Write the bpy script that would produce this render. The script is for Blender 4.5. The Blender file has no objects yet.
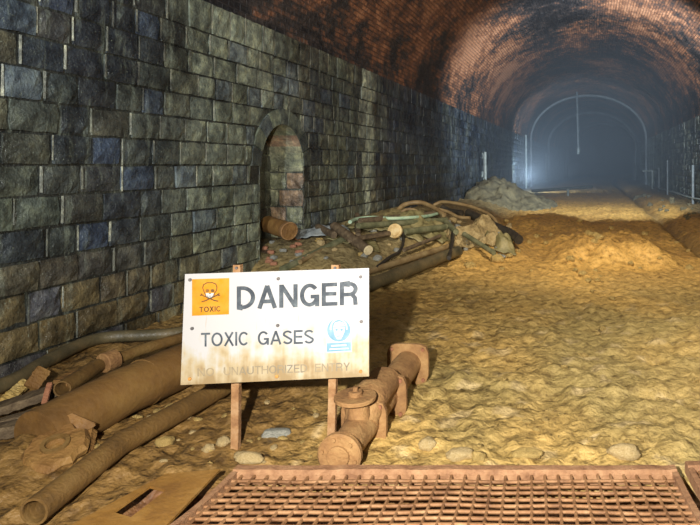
import bpy, bmesh, math, random
from mathutils import Vector, Matrix, noise
R = random.Random(7)
SC = bpy.context.scene
COL = SC.collection

# ------------------------------------------------------------------ camera, world, lights, exposure
F = 600.0; HX = 531.0; HY = 165.0; CZ = 1.6
cd = bpy.data.cameras.new('camera'); cam = bpy.data.objects.new('camera', cd); COL.objects.link(cam)
cam.location = (0, 0, CZ); cam.rotation_euler = (math.pi / 2, 0, 0)
cd.sensor_width = 36; cd.lens = F / 700 * 36
cd.shift_x = -(HX - 350) / 700; cd.shift_y = -(262.5 - HY) / 700
cd.clip_end = 400; SC.camera = cam
w = bpy.data.worlds.new('world'); SC.world = w; w.use_nodes = True
w.node_tree.nodes['Background'].inputs[0].default_value = (.75, .85, 1, 1)
w.node_tree.nodes['Background'].inputs[1].default_value = .05

def aim(o, p):
    o.rotation_euler = (Vector(p) - o.location).to_track_quat('-Z', 'Y').to_euler()
def spot(name, loc, to, power, angle, blend, color, radius):
    l = bpy.data.lights.new(name, 'SPOT'); l.energy = power; l.spot_size = math.radians(angle)
    l.spot_blend = blend; l.color = color; l.shadow_soft_size = radius
    o = bpy.data.objects.new(name, l); COL.objects.link(o); o.location = loc; aim(o, to); return o
spot('work_lamp', (-.52, -.15, 1.85), (.9, 7, .5), 1600, 150, 1.0, (1, .95, .86), .04)
spot('wall_fill', (-2.2, -.3, 2.9), (-4.6, 7, 3.5), 1500, 76, .8, (.86, .93, 1), .08)  # unseen fill light added to brighten the left wall
spot('forward_lamp', (.9, 5.8, 4.3), (.9, 12.5, .2), 1250, 96, 1.0, (1, .9, .72), .25)
spot('tunnel_fill', (3.6, 14.5, 3.4), (-1.2, 40, 5.8), 6400, 118, 1.0, (.74, .86, 1), .3)  # added bluish fill for the haze and far vault, no fitting here
spot('deep_fill', (-.2, 33.5, .9), (3.0, 50, 6.0), 2600, 150, 1.0, (.66, .82, 1), .5)  # added fill, hidden behind the spoil heap to lift the far haze
spot('vault_fill', (.6, 2.8, 4.4), (-1.2, 14, 6.4), 950, 110, 1.0, (1, .9, .78), .2)  # added upward fill, out of view, to brighten the vault brick
al = bpy.data.lights.new('overhead_fill', 'AREA'); al.energy = 42; al.size = 1.4; al.color = (1, .92, .76); al.spread = math.radians(75)  # unseen soft fill added above to flood the mud
ao = bpy.data.objects.new('overhead_fill', al); COL.objects.link(ao); ao.location = (2.5, 4.4, 4.9); aim(ao, (1.9, 5.2, 0))
SC.view_settings.view_transform = 'Standard'; SC.view_settings.look = 'None'
SC.view_settings.exposure = 0.0; SC.view_settings.gamma = 1; SC.view_settings.use_curve_mapping = False

# ------------------------------------------------------------------ helpers
def P(px, py, Y):
    return Vector(((px - HX) / F * Y, Y, CZ - (py - HY) / F * Y))
def fbm(x, y, z=0.0, o=4):
    v = 0; a = 1; t = 0
    for _ in range(o):
        v += a * noise.noise((x, y, z)); t += a; a *= .5; x *= 2.03; y *= 2.03; z += 7.3
    return v / t
def sm(a, b, x):
    t = max(0, min(1, (x - a) / (b - a))); return t * t * (3 - 2 * t)

class MB:
    def __init__(s): s.v = []; s.f = []; s.c = []; s.uv = []
    def add(s, vs, fs, c=None, uv=None):
        n = len(s.v); s.v += [Vector(v) for v in vs]
        s.f += [tuple(i + n for i in f) for f in fs]
        s.c += [c or (1, 1, 1)] * len(vs) if not isinstance(c, list) else c
        s.uv += uv if uv else [(0, 0)] * len(vs)
        return s
    def box(s, c, size, rot=None, jit=0, col=None):
        M = rot or Matrix.Identity(3); c = Vector(c); vs = []
        for x in (-1, 1):
            for y in (-1, 1):
                for z in (-1, 1):
                    v = Vector((x * size[0] / 2, y * size[1] / 2, z * size[2] / 2))
                    if jit: v += Vector([R.uniform(-jit, jit) for _ in range(3)])
                    vs.append(c + M @ v)
        return s.add(vs, [(0, 1, 3, 2), (4, 6, 7, 5), (0, 4, 5, 1), (2, 3, 7, 6), (0, 2, 6, 4), (1, 5, 7, 3)], col)
    def rings(s, rings, cap0=True, cap1=True, col=None):
        n = len(rings[0]); vs = [p for r in rings for p in r]; fs = []
        for i in range(len(rings) - 1):
            for j in range(n):
                k = (j + 1) % n; fs.append((i * n + j, i * n + k, (i + 1) * n + k, (i + 1) * n + j))
        if cap0: fs.append(tuple(range(n))[::-1])
        if cap1: fs.append(tuple((len(rings) - 1) * n + j for j in range(n)))
        return s.add(vs, fs, col)
    def tube(s, pts, r, seg=12, smooth=0, hollow=False, rough=0, flat=1.0):
        pts = [Vector(p) for p in pts]
        if smooth:
            out = []; q = [2 * pts[0] - pts[1]] + pts + [2 * pts[-1] - pts[-2]]
            for i in range(1, len(q) - 2):
                for k in range(smooth):
                    t = k / smooth; a, b, c, d = q[i - 1:i + 3]
                    out.append(.5 * ((2 * b) + (c - a) * t + (2 * a - 5 * b + 4 * c - d) * t * t + (3 * b - a - 3 * c + d) * t ** 3))
            pts = out + [pts[-1]]
        elif rough:
            out = []; n = 10
            for a, b in zip(pts, pts[1:]):
                out += [a.lerp(b, k / n) for k in range(n)]
            pts = out + [pts[-1]]
        T = [(pts[min(i + 1, len(pts) - 1)] - pts[max(i - 1, 0)]).normalized() for i in range(len(pts))]
        up = Vector((0, 0, 1)) if abs(T[0].z) < .9 else Vector((0, 1, 0))
        x = T[0].cross(up).normalized(); rr = []
        def rad(i): return r[min(len(r) - 1, int(i / max(1, len(pts) - 1) * (len(r) - 1) + .5))] if isinstance(r, (list, tuple)) else r
        for i, p in enumerate(pts):
            x = (x - T[i] * x.dot(T[i])).normalized(); y = x.cross(T[i])
            ring = []
            for j in range(seg):
                a = 2 * math.pi * j / seg; q = rad(i)
                if rough: q *= 1 + rough * noise.noise((p.x * 9 + math.cos(a) * 1.3, p.y * 9, p.z * 9 + math.sin(a) * 1.3))
                ring.append(p + x * math.cos(a) * q - y * math.sin(a) * q * flat)
            rr.append(ring)
        if hollow:
            def inner(ring, c, k): return [c + (v - c) * k for v in ring]
            a = [[v + T[0] * .12 for v in inner(rr[0], pts[0], .82)], inner(rr[0], pts[0], .82)]
            b = [inner(rr[-1], pts[-1], .82), [v - T[-1] * .12 for v in inner(rr[-1], pts[-1], .82)]]
            rr = a + rr + b
        return s.rings(rr)
    def disc(s, c, n, r, t, seg=24, hole=0):
        n = Vector(n).normalized(); c = Vector(c)
        x = n.orthogonal().normalized(); y = n.cross(x)
        def ring(q, h): return [c + n * h + (x * math.cos(2 * math.pi * j / seg) + y * math.sin(2 * math.pi * j / seg)) * q for j in range(seg)]
        b = min(t * .2, r * .1)
        return s.rings([ring(r - b, -t / 2), ring(r, -t / 2 + b), ring(r, t / 2 - b), ring(r - b, t / 2)])

def obj(name, mb, m, parent=None, smooth=False, at=None, colattr=False, uvs=False):
    base = parent.get('_w') if parent else None
    if parent is not None: b = Vector(base)
    else: b = Vector(at) if at is not None else Vector((0, 0, 0))
    me = bpy.data.meshes.new(name); me.from_pydata([v - b for v in mb.v], [], mb.f); me.update()
    if colattr:
        a = me.color_attributes.new('col', 'FLOAT_COLOR', 'POINT')
        a.data.foreach_set('color', [x for c in mb.c for x in (c[0], c[1], c[2], 1)])
    if uvs:
        u = me.uv_layers.new(name='UVMap'); ids = [0] * len(me.loops); me.loops.foreach_get('vertex_index', ids)
        u.data.foreach_set('uv', [x for i in ids for x in mb.uv[i]])
    bm = bmesh.new(); bm.from_mesh(me)
    if not (colattr or uvs): bmesh.ops.recalc_face_normals(bm, faces=bm.faces)
    bm.to_mesh(me); bm.free()
    if smooth:
        me.polygons.foreach_set('use_smooth', [True] * len(me.polygons))
        if smooth != 'all':
            try: me.set_sharp_from_angle(angle=math.radians(40))
            except Exception: pass
    me.materials.append(m)
    o = bpy.data.objects.new(name, me); COL.objects.link(o)
    if parent is not None: o.parent = parent; o['_w'] = base
    else: o.location = b; o['_w'] = tuple(b)
    return o
def tag(o, label, cat, group=None, kind=None):
    o['label'] = label; o['category'] = cat
    if group: o['group'] = group
    if kind: o['kind'] = kind
    return o
def thing(name, loc, label, cat, group=None):
    o = bpy.data.objects.new(name, None); COL.objects.link(o); o.location = loc; o['_w'] = tuple(loc); o.empty_display_size = .1
    return tag(o, label, cat, group)
def struct(name, mb, m, **k):
    o = obj(name, mb, m, **k); o['kind'] = 'structure'; return o

# ------------------------------------------------------------------ materials
def mat(name, stops, scale=6, rough=.8, bump=.3, bscale=40, detail=6, stretch=(1, 1, 1), metal=0, attr=False, spec=.5, rvar=.15, bdist=.02, b2=0):
    m = bpy.data.materials.new(name); m.use_nodes = True; nt = m.node_tree; N = nt.nodes; L = nt.links
    b = N['Principled BSDF']; tc = N.new('ShaderNodeTexCoord'); mp = N.new('ShaderNodeMapping')
    mp.inputs['Scale'].default_value = stretch
    L.new(tc.outputs['Object'], mp.inputs[0])
    n = N.new('ShaderNodeTexNoise'); n.inputs['Scale'].default_value = scale; n.inputs['Detail'].default_value = detail
    n.inputs['Roughness'].default_value = .65
    L.new(mp.outputs[0], n.inputs['Vector'])
    cr = N.new('ShaderNodeValToRGB'); e = cr.color_ramp.elements
    lo, hi = .3, .7
    for i, c in enumerate(stops):
        pos = lo + (hi - lo) * i / max(1, len(stops) - 1)
        if i < 2: e[i].position = pos; e[i].color = (*c, 1)
        else: q = e.new(pos); q.color = (*c, 1)
    L.new(n.outputs[0], cr.inputs[0]); out = cr.outputs[0]
    if attr:
        at = N.new('ShaderNodeAttribute'); at.attribute_name = 'col'
        mx = N.new('ShaderNodeMix'); mx.data_type = 'RGBA'; mx.blend_type = 'MULTIPLY'; mx.inputs[0].default_value = 1
        L.new(at.outputs['Color'], mx.inputs[6]); L.new(out, mx.inputs[7]); out = mx.outputs[2]
    L.new(out, b.inputs['Base Color'])
    b.inputs['Metallic'].default_value = metal; b.inputs['Specular IOR Level'].default_value = spec
    mr = N.new('ShaderNodeMapRange'); mr.inputs[1].default_value = .3; mr.inputs[2].default_value = .7
    mr.inputs[3].default_value = max(.05, rough - rvar); mr.inputs[4].default_value = min(1, rough + rvar)
    n2 = N.new('ShaderNodeTexNoise'); n2.inputs['Scale'].default_value = bscale; n2.inputs['Detail'].default_value = 5; n2.inputs['Roughness'].default_value = .6
    L.new(mp.outputs[0], n2.inputs['Vector']); L.new(n2.outputs[0], mr.inputs[0]); L.new(mr.outputs[0], b.inputs['Roughness'])
    bp = N.new('ShaderNodeBump'); bp.inputs['Strength'].default_value = bump; bp.inputs['Distance'].default_value = bdist
    L.new(n2.outputs[0], bp.inputs['Height']); last = bp
    if b2:
        n3 = N.new('ShaderNodeTexNoise'); n3.inputs['Scale'].default_value = b2; n3.inputs['Detail'].default_value = 3
        L.new(mp.outputs[0], n3.inputs['Vector'])
        bq = N.new('ShaderNodeBump'); bq.inputs['Strength'].default_value = bump; bq.inputs['Distance'].default_value = bdist * 3
        L.new(n3.outputs[0], bq.inputs['Height']); L.new(bp.outputs[0], bq.inputs['Normal']); last = bq
    L.new(last.outputs[0], b.inputs['Normal'])
    return m
def stain(m, big=1.4, lo=.3, hi=1.5, streak=(.34, .37, .30), amount=.7):
    nt = m.node_tree; N = nt.nodes; L = nt.links; b = N['Principled BSDF']; src = b.inputs['Base Color'].links[0].from_socket
    tc = N.new('ShaderNodeTexCoord')
    n = N.new('ShaderNodeTexNoise'); n.inputs['Scale'].default_value = big; n.inputs['Detail'].default_value = 7; n.inputs['Roughness'].default_value = .7; L.new(tc.outputs['Object'], n.inputs['Vector'])
    mr = N.new('ShaderNodeMapRange'); mr.inputs[1].default_value = .36; mr.inputs[2].default_value = .64; mr.inputs[3].default_value = lo; mr.inputs[4].default_value = hi; L.new(n.outputs[0], mr.inputs[0])
    mx = N.new('ShaderNodeMix'); mx.data_type = 'RGBA'; mx.blend_type = 'MULTIPLY'; mx.inputs[0].default_value = 1
    L.new(src, mx.inputs[6]); L.new(mr.outputs[0], mx.inputs[7])
    mp = N.new('ShaderNodeMapping'); mp.inputs['Scale'].default_value = (7, 7, .9); L.new(tc.outputs['Object'], mp.inputs[0])
    n2 = N.new('ShaderNodeTexNoise'); n2.inputs['Scale'].default_value = 1; n2.inputs['Detail'].default_value = 6; n2.inputs['Roughness'].default_value = .7; L.new(mp.outputs[0], n2.inputs['Vector'])
    r2 = N.new('ShaderNodeMapRange'); r2.inputs[1].default_value = .54; r2.inputs[2].default_value = .72; r2.inputs[3].default_value = 0; r2.inputs[4].default_value = amount; L.new(n2.outputs[0], r2.inputs[0])
    n3 = N.new('ShaderNodeTexNoise'); n3.inputs['Scale'].default_value = 55; n3.inputs['Detail'].default_value = 2; L.new(tc.outputs['Object'], n3.inputs['Vector'])
    r3 = N.new('ShaderNodeMapRange'); r3.inputs[1].default_value = .66; r3.inputs[2].default_value = .74; r3.inputs[3].default_value = 0; r3.inputs[4].default_value = .6; L.new(n3.outputs[0], r3.inputs[0])
    ad = N.new('ShaderNodeMath'); ad.operation = 'ADD'; ad.use_clamp = True; L.new(r2.outputs[0], ad.inputs[0]); L.new(r3.outputs[0], ad.inputs[1])
    m2 = N.new('ShaderNodeMix'); m2.data_type = 'RGBA'; L.new(ad.outputs[0], m2.inputs[0]); L.new(mx.outputs[2], m2.inputs[6]); m2.inputs[7].default_value = (*streak, 1)
    L.new(m2.outputs[2], b.inputs['Base Color'])
M = {}
M['stone'] = mat('wet_stone', [(.28, .30, .34), (.8, .82, .84), (1.75, 1.72, 1.5)], 7, .36, .8, 34, attr=True, rvar=.22, bdist=.02, b2=0)
stain(M['stone'], 1.5, .35, 1.5, (.25, .28, .21), .6)
M['mud'] = mat('ochre_mud', [(.36, .32, .26), (1, 1, 1), (1.28, 1.28, 1.32)], 11.0, .6, .7, 30, 9, attr=True, rvar=.22, bdist=.022, b2=9)
M['heap'] = mat('grey_spoil', [(.09, .08, .05), (.17, .145, .08), (.25, .21, .11)], 3, .9, .8, 14, bdist=.05)
M['rust_pipe'] = mat('muddy_rusted_iron', [(0.128, 0.060, 0.017), (0.221, 0.111, 0.030), (0.306, 0.170, 0.047)], 5, .7, .5, 45, b2=9)
M['big_pipe'] = mat('brown_wide_pipe_coat', [(0.104, 0.052, 0.016), (0.184, 0.096, 0.028), (0.240, 0.136, 0.040)], 3, .6, .25, 30)
M['dark_pipe'] = mat('brown_mud_coated_iron', [(0.085, 0.047, 0.015), (0.162, 0.089, 0.025), (0.221, 0.136, 0.043)], 4, .6, .4, 50)
M['grey_pipe'] = mat('grey_black_pipe', [(.045, .04, .022), (.10, .08, .04), (.18, .13, .06)], 4, .5, .3, 40)
M['valve'] = mat('ochre_coated_valve', [(0.170, 0.081, 0.030), (0.306, 0.162, 0.060), (0.425, 0.255, 0.102)], 7, .8, .5, 50)
M['rust'] = mat('red_rust', [(.16, .06, .03), (.33, .14, .07), (.46, .24, .13)], 14, .8, .5, 80)
M['frame'] = mat('pinkish_rust', [(.17, .075, .033), (.32, .165, .08), (.43, .25, .13)], 9, .8, .5, 60)
M['post'] = mat('orange_brown_rusty_steel', [(0.187, 0.085, 0.034), (0.323, 0.170, 0.072), (0.425, 0.264, 0.136)], 14, .8, .4, 60)
M['wire'] = mat('rusty_wire', [(.12, .05, .018), (.24, .115, .045), (.38, .21, .10)], 9, .75, .3, 90)
M['plate'] = mat('brown_steel_plate', [(0.160, 0.072, 0.016), (0.272, 0.136, 0.028), (0.360, 0.200, 0.056)], 4, .6, .3, 30)
M['wood'] = mat('wet_brown_timber', [(.06, .04, .022), (.13, .09, .05), (.24, .175, .10)], 6, .75, .6, 30, stretch=(3, 1, 3))
M['palewood'] = mat('sawn_wood_end', [(.48, .38, .2), (.7, .58, .34), (.8, .7, .45)], 20, .8, .3, 60)
M['cream'] = mat('cream_lid', [(0.440, 0.264, 0.080), (0.680, 0.496, 0.224), (0.736, 0.600, 0.336)], 12, .6, .4, 40)
M['clay'] = mat('clay_caked_cloth', [(.17, .12, .05), (.33, .235, .10), (.46, .36, .18)], 7, .8, .9, 18, bdist=.04, b2=6)
M['bluegrey'] = mat('blue_grey_cloth', [(.14, .16, .16), (.26, .29, .29), (.4, .42, .38)], 6, .6, .6, 18, b2=6)
M['olive'] = mat('olive_muddy_sheeting', [(.11, .09, .035), (.21, .18, .075), (.34, .28, .13)], 4, .6, .6, 18, b2=6)
M['greygreen'] = mat('grey_green_pole', [(.07, .075, .035), (.15, .15, .075), (.25, .23, .13)], 6, .7, .5, 40)
M['green'] = mat('pale_green_hose', [(.20, .34, .22), (.38, .52, .36), (.5, .6, .42)], 8, .5, .1, 30)
M['hosebrown'] = mat('brown_hose', [(.14, .09, .04), (.24, .16, .07), (.34, .25, .12)], 6, .6, .2, 30)
M['black'] = mat('black_cable', [(.012, .011, .01), (.03, .026, .02), (.06, .045, .03)], 8, .5, .2, 30)
M['clod'] = mat('ochre_clod', [(.46, .29, .08), (.66, .45, .14), (.78, .6, .26)], 8, .75, .7, 30, b2=12)
M['palestone'] = mat('pale_buff_stone', [(0.302, 0.202, 0.072), (0.475, 0.346, 0.158), (0.576, 0.475, 0.274)], 8, .8, .6, 30)
M['redbrick'] = mat('loose_red_brick', [(.22, .07, .04), (.42, .17, .09), (.5, .36, .22)], 9, .8, .6, 30)
M['rubble'] = mat('grey_rubble', [(.12, .12, .10), (.28, .28, .24), (.46, .44, .36)], 8, .8, .6, 30)
M['palepost'] = mat('pale_lime_crusted_post', [(.16, .19, .17), (.28, .31, .28), (.42, .45, .4)], 6, .7, .3, 30)
M['greypost'] = mat('grey_steel_rod', [(.08, .10, .10), (.14, .16, .16), (.24, .26, .26)], 6, .6, .2, 30)
M['ring'] = mat('lime_streaked_ring', [(.13, .14, .14), (.23, .25, .25), (.36, .38, .36)], 2, .6, .4, 10)
M['orange'] = mat('orange_sticker', [(0.558, 0.186, 0.006), (0.620, 0.248, 0.012), (0.620, 0.285, 0.031)], 9, .5, 0, 30)
M['ink'] = mat('faded_grey_ink', [(0.025, 0.034, 0.047), (0.051, 0.064, 0.081), (0.119, 0.145, 0.162)], 16, .6, 0, 30)
M['fadedink'] = mat('almost_gone_ink', [(.34, .27, .165), (.26, .215, .14), (.17, .15, .115)], 12, .6, 0, 30)
M['darkink'] = mat('brown_black_ink', [(.06, .035, .01), (.12, .06, .015), (.25, .11, .02)], 16, .6, 0, 30)
M['blue'] = mat('pale_blue_print', [(0.112, 0.260, 0.360), (0.161, 0.310, 0.409), (0.260, 0.384, 0.459)], 14, .5, 0, 30)
M['white'] = mat('white_print', [(0.465, 0.484, 0.484), (0.527, 0.533, 0.527), (0.558, 0.558, 0.546)], 9, .6, 0, 30)
M['bolt'] = mat('dark_bolt', [(.05, .05, .06), (.12, .11, .11), (.2, .17, .15)], 30, .5, .2, 30)
M['rustbolt'] = mat('orange_rusted_bolt', [(.3, .13, .03), (.5, .24, .06), (.6, .34, .1)], 30, .7, .2, 30)

def mnode(nt, op, a, b=None, c=None):
    n = nt.nodes.new('ShaderNodeMath'); n.operation = op
    for i, x in enumerate((a, b, c)):
        if x is None: continue
        if isinstance(x, (int, float)): n.inputs[i].default_value = x
        else: nt.links.new(x, n.inputs[i])
    return n.outputs[0]
def panel_mat():
    m = bpy.data.materials.new('stained_white_board'); m.use_nodes = True; nt = m.node_tree; N = nt.nodes; L = nt.links
    b = N['Principled BSDF']; b.inputs['Roughness'].default_value = .45
    uv = N.new('ShaderNodeUVMap'); uv.uv_map = 'UVMap'
    sep = N.new('ShaderNodeSeparateXYZ'); L.new(uv.outputs[0], sep.inputs[0])
    def nz(sx, sy, d=4):
        mp = N.new('ShaderNodeMapping'); mp.inputs['Scale'].default_value = (sx, sy, 1); L.new(uv.outputs[0], mp.inputs[0])
        n = N.new('ShaderNodeTexNoise'); n.inputs['Scale'].default_value = 1; n.inputs['Detail'].default_value = d; L.new(mp.outputs[0], n.inputs['Vector']); return n.outputs[0]
    drip = nz(20, 1.3); blot = nz(6, 5); 
    low = mnode(nt, 'MULTIPLY', mnode(nt, 'SUBTRACT', .46, sep.outputs[1]), 2.3)
    v = mnode(nt, 'ADD', low, mnode(nt, 'MULTIPLY', mnode(nt, 'SUBTRACT', blot, .5), 2.2))
    v = mnode(nt, 'ADD', v, mnode(nt, 'MULTIPLY', mnode(nt, 'SUBTRACT', drip, .58), .9))
    cr = N.new('ShaderNodeValToRGB'); e = cr.color_ramp.elements
    e[0].position = .08; e[0].color = (.47, .465, .47, 1); e[1].position = 1.0; e[1].color = (.30, .215, .11, 1)
    q = e.new(.35); q.color = (.45, .42, .35, 1); q = e.new(.65); q.color = (.42, .34, .21, 1)
    L.new(v, cr.inputs[0])
    # thin dark rust drips
    d2 = nz(60, 2.5, 2)
    cr2 = N.new('ShaderNodeValToRGB'); cr2.color_ramp.elements[0].position = .70; cr2.color_ramp.elements[1].position = .78
    L.new(d2, cr2.inputs[0])
    mx = N.new('ShaderNodeMix'); mx.data_type = 'RGBA'; L.new(mnode(nt, 'MULTIPLY', cr2.outputs[0], .75), mx.inputs[0])
    L.new(cr.outputs[0], mx.inputs[6]); mx.inputs[7].default_value = (.38, .22, .08, 1)
    L.new(mx.outputs[2], b.inputs['Base Color'])
    return m
def vault_mat():
    m = bpy.data.materials.new('sooty_brick_vault'); m.use_nodes = True; nt = m.node_tree; N = nt.nodes; L = nt.links
    b = N['Principled BSDF']
    uv = N.new('ShaderNodeUVMap'); uv.uv_map = 'UVMap'
    def nz(sx, sy, d=5, off=0, ro=.6):
        mp = N.new('ShaderNodeMapping'); mp.inputs['Scale'].default_value = (sx, sy, 1); mp.inputs['Location'].default_value = (off, off, 0)
        L.new(uv.outputs[0], mp.inputs[0])
        n = N.new('ShaderNodeTexNoise'); n.inputs['Scale'].default_value = 1; n.inputs['Detail'].default_value = d; n.inputs['Roughness'].default_value = ro
        L.new(mp.outputs[0], n.inputs['Vector']); return n.outputs[0]
    br = N.new('ShaderNodeTexBrick'); br.inputs['Scale'].default_value = 1
    br.inputs['Brick Width'].default_value = .24; br.inputs['Row Height'].default_value = .085
    br.inputs['Mortar Size'].default_value = .011; br.inputs['Mortar Smooth'].default_value = .4; br.inputs['Bias'].default_value = -.1
    br.inputs['Color1'].default_value = (0, 0, 0, 1); br.inputs['Color2'].default_value = (1, 1, 1, 1); br.inputs['Mortar'].default_value = (.3, .3, .3, 1)
    L.new(uv.outputs[0], br.inputs['Vector'])
    big = nz(.42, .38, 7, 3.7, .68); mid = nz(2.2, 3.5, 5, 9.1)
    at = N.new('ShaderNodeAttribute'); at.attribute_name = 'col'
    asep = N.new('ShaderNodeSeparateColor'); L.new(at.outputs['Color'], asep.inputs[0])
    v = mnode(nt, 'ADD', mnode(nt, 'MULTIPLY', mnode(nt, 'SUBTRACT', big, .5), 2.3), asep.outputs[0])
    v = mnode(nt, 'ADD', v, mnode(nt, 'MULTIPLY', mnode(nt, 'SUBTRACT', mid, .5), 1.2))
    v = mnode(nt, 'ADD', v, mnode(nt, 'MULTIPLY', mnode(nt, 'SUBTRACT', br.outputs['Color'], .5), .26))
    cr = N.new('ShaderNodeValToRGB'); e = cr.color_ramp.elements
    e[0].position = .12; e[0].color = (.014, .015, .018, 1); e[1].position = .95; e[1].color = (.52, .25, .13, 1)
    q = e.new(.38); q.color = (.055, .045, .042, 1); q = e.new(.55); q.color = (.16, .08, .05, 1); q = e.new(.75); q.color = (.34, .15, .075, 1)
    L.new(v, cr.inputs[0])
    # pale lime specks and mortar
    sp = N.new('ShaderNodeValToRGB'); sp.color_ramp.elements[0].position = .66; sp.color_ramp.elements[1].position = .76
    L.new(nz(7, 2.2, 3, 1.3), sp.inputs[0])
    mx = N.new('ShaderNodeMix'); mx.data_type = 'RGBA'; L.new(mnode(nt, 'MULTIPLY', sp.outputs[0], .5), mx.inputs[0])
    L.new(cr.outputs[0], mx.inputs[6]); mx.inputs[7].default_value = (.30, .31, .29, 1)
    mx2 = N.new('ShaderNodeMix'); mx2.data_type = 'RGBA'; L.new(mnode(nt, 'MULTIPLY', br.outputs['Fac'], .45), mx2.inputs[0])
    L.new(mx.outputs[2], mx2.inputs[6]); mx2.inputs[7].default_value = (.05, .045, .045, 1)
    L.new(mx2.outputs[2], b.inputs['Base Color'])
    mr = N.new('ShaderNodeMapRange'); mr.inputs[3].default_value = .3; mr.inputs[4].default_value = .85; L.new(mid, mr.inputs[0]); L.new(mr.outputs[0], b.inputs['Roughness'])
    h = mnode(nt, 'ADD', mnode(nt, 'MULTIPLY', br.outputs['Fac'], -1), mnode(nt, 'MULTIPLY', nz(9, 14, 4), 2))
    h = mnode(nt, 'ADD', h, br.outputs['Color'])
    bp = N.new('ShaderNodeBump'); bp.inputs['Strength'].default_value = .9; bp.inputs['Distance'].default_value = .03
    L.new(h, bp.inputs['Height']); L.new(bp.outputs[0], b.inputs['Normal'])
    return m
M['panel'] = panel_mat(); M['vault'] = vault_mat()

# ------------------------------------------------------------------ tunnel frame: s along, l to the right
TA = math.atan((590 - HX) / F); SA, CA = math.sin(TA), math.cos(TA)
LL, LR = -4.38, 4.1; ZS = 3.48; RISE = 3.25; LC = (LL + LR) / 2; HW = (LR - LL) / 2
S0 = 46.0; RC = 260.0
def T(s, l, z=0.0):
    a = TA; x = min(s, S0) * SA; y = min(s, S0) * CA
    if s > S0:
        k = (s - S0) / RC; a2 = TA + k
        x += RC * (math.cos(TA) - math.cos(a2)); y += RC * (math.sin(a2) - math.sin(TA)); a = a2
    return Vector((x + l * math.cos(a), y - l * math.sin(a), z))
def inv(X, Y): return X * SA + Y * CA, X * CA - Y * SA

def g(X, Y):
    s, l = inv(X, Y)
    h = .05 * fbm(X * .9 + 3, Y * .9, 1.1, 3) + .035 * fbm(X * 3.1, Y * 3.4, 5.0, 3)
    lump = noise.noise((X * 6.5, Y * 7.5, 2.2)); lump2 = noise.noise((X * 14, Y * 17, 4.4))
    h += .055 * max(0, lump) + .026 * lump2 + .016 * noise.noise((X * 24, Y * 34, 7.4)) * sm(9, 6, Y)
    h += .010 * noise.noise((X * 3, Y * 6, 8.8)) * sm(10, 5, Y)
    h += .13 * math.exp(-((X + 2.72) / .3) ** 2 - ((Y - 3.2) / .25) ** 2)
    # berm of debris along the left wall
    h += .50 * sm(-2.2, -3.9, l) * sm(6.6, 8.2, s) * sm(34, 15, s)
    h += .36 * math.exp(-((X + 1.9) / 1.25) ** 2 - ((Y - 11.3) / 1.9) ** 2) * (1 + .5 * fbm(X * 2, Y * 2, 3))
    h += .32 * math.exp(-((X + .75) / .45) ** 2 - ((Y - 11.0) / .8) ** 2)
    # scraped ridge in the middle
    if Y > 8:
        front = sm(9.3, 9.9, Y + .35 * noise.noise((X * 1.6, 0, 3)))
        sidew = sm(.1, .9, X) * sm(2.6, 1.9, X)
        h += (.27 + .26 * fbm(X * 2.8, Y * 2.8, 9, 5)) * front * sidew * sm(15, 10.3, Y)
        h += .20 * sm(-.8, -.2, X) * sm(1.6, .6, X) * math.exp(-((Y - 16) / 2.2) ** 2)
        h += .12 * fbm(X * 1.2, Y * .9, 12, 4) * sm(9, 14, Y)
    # wheel groove and bank on the right
    if s > 6:
        k = sm(7, 11, s)
        h -= .16 * k * math.exp(-((l - 2.05) / .16) ** 2)
        h += .16 * k * sm(2.2, 3.2, l) + .05 * k * noise.noise((X * 2, Y * 2, 5))
    # sunk area under the grating
    d = max(sm(3.09, 2.98, Y) * sm(-1.62, -1.50, X), .8 * sm(3.0, 2.93, Y) * sm(-1.98, -1.88, X))
    h = h * (1 - d) - .07 * d
    h *= 1 - .6 * sm(2.9, 2.0, Y) * (1 - d)
    if Y < 4.2: h -= .02
    return h
def hit(px, py, up=0.0):
    Y = 2.2
    while Y < 120:
        p = P(px, py, Y)
        if p.z <= g(p.x, p.y) + up: break
        Y += .02 + Y * .002
    return P(px, py, Y)

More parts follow.
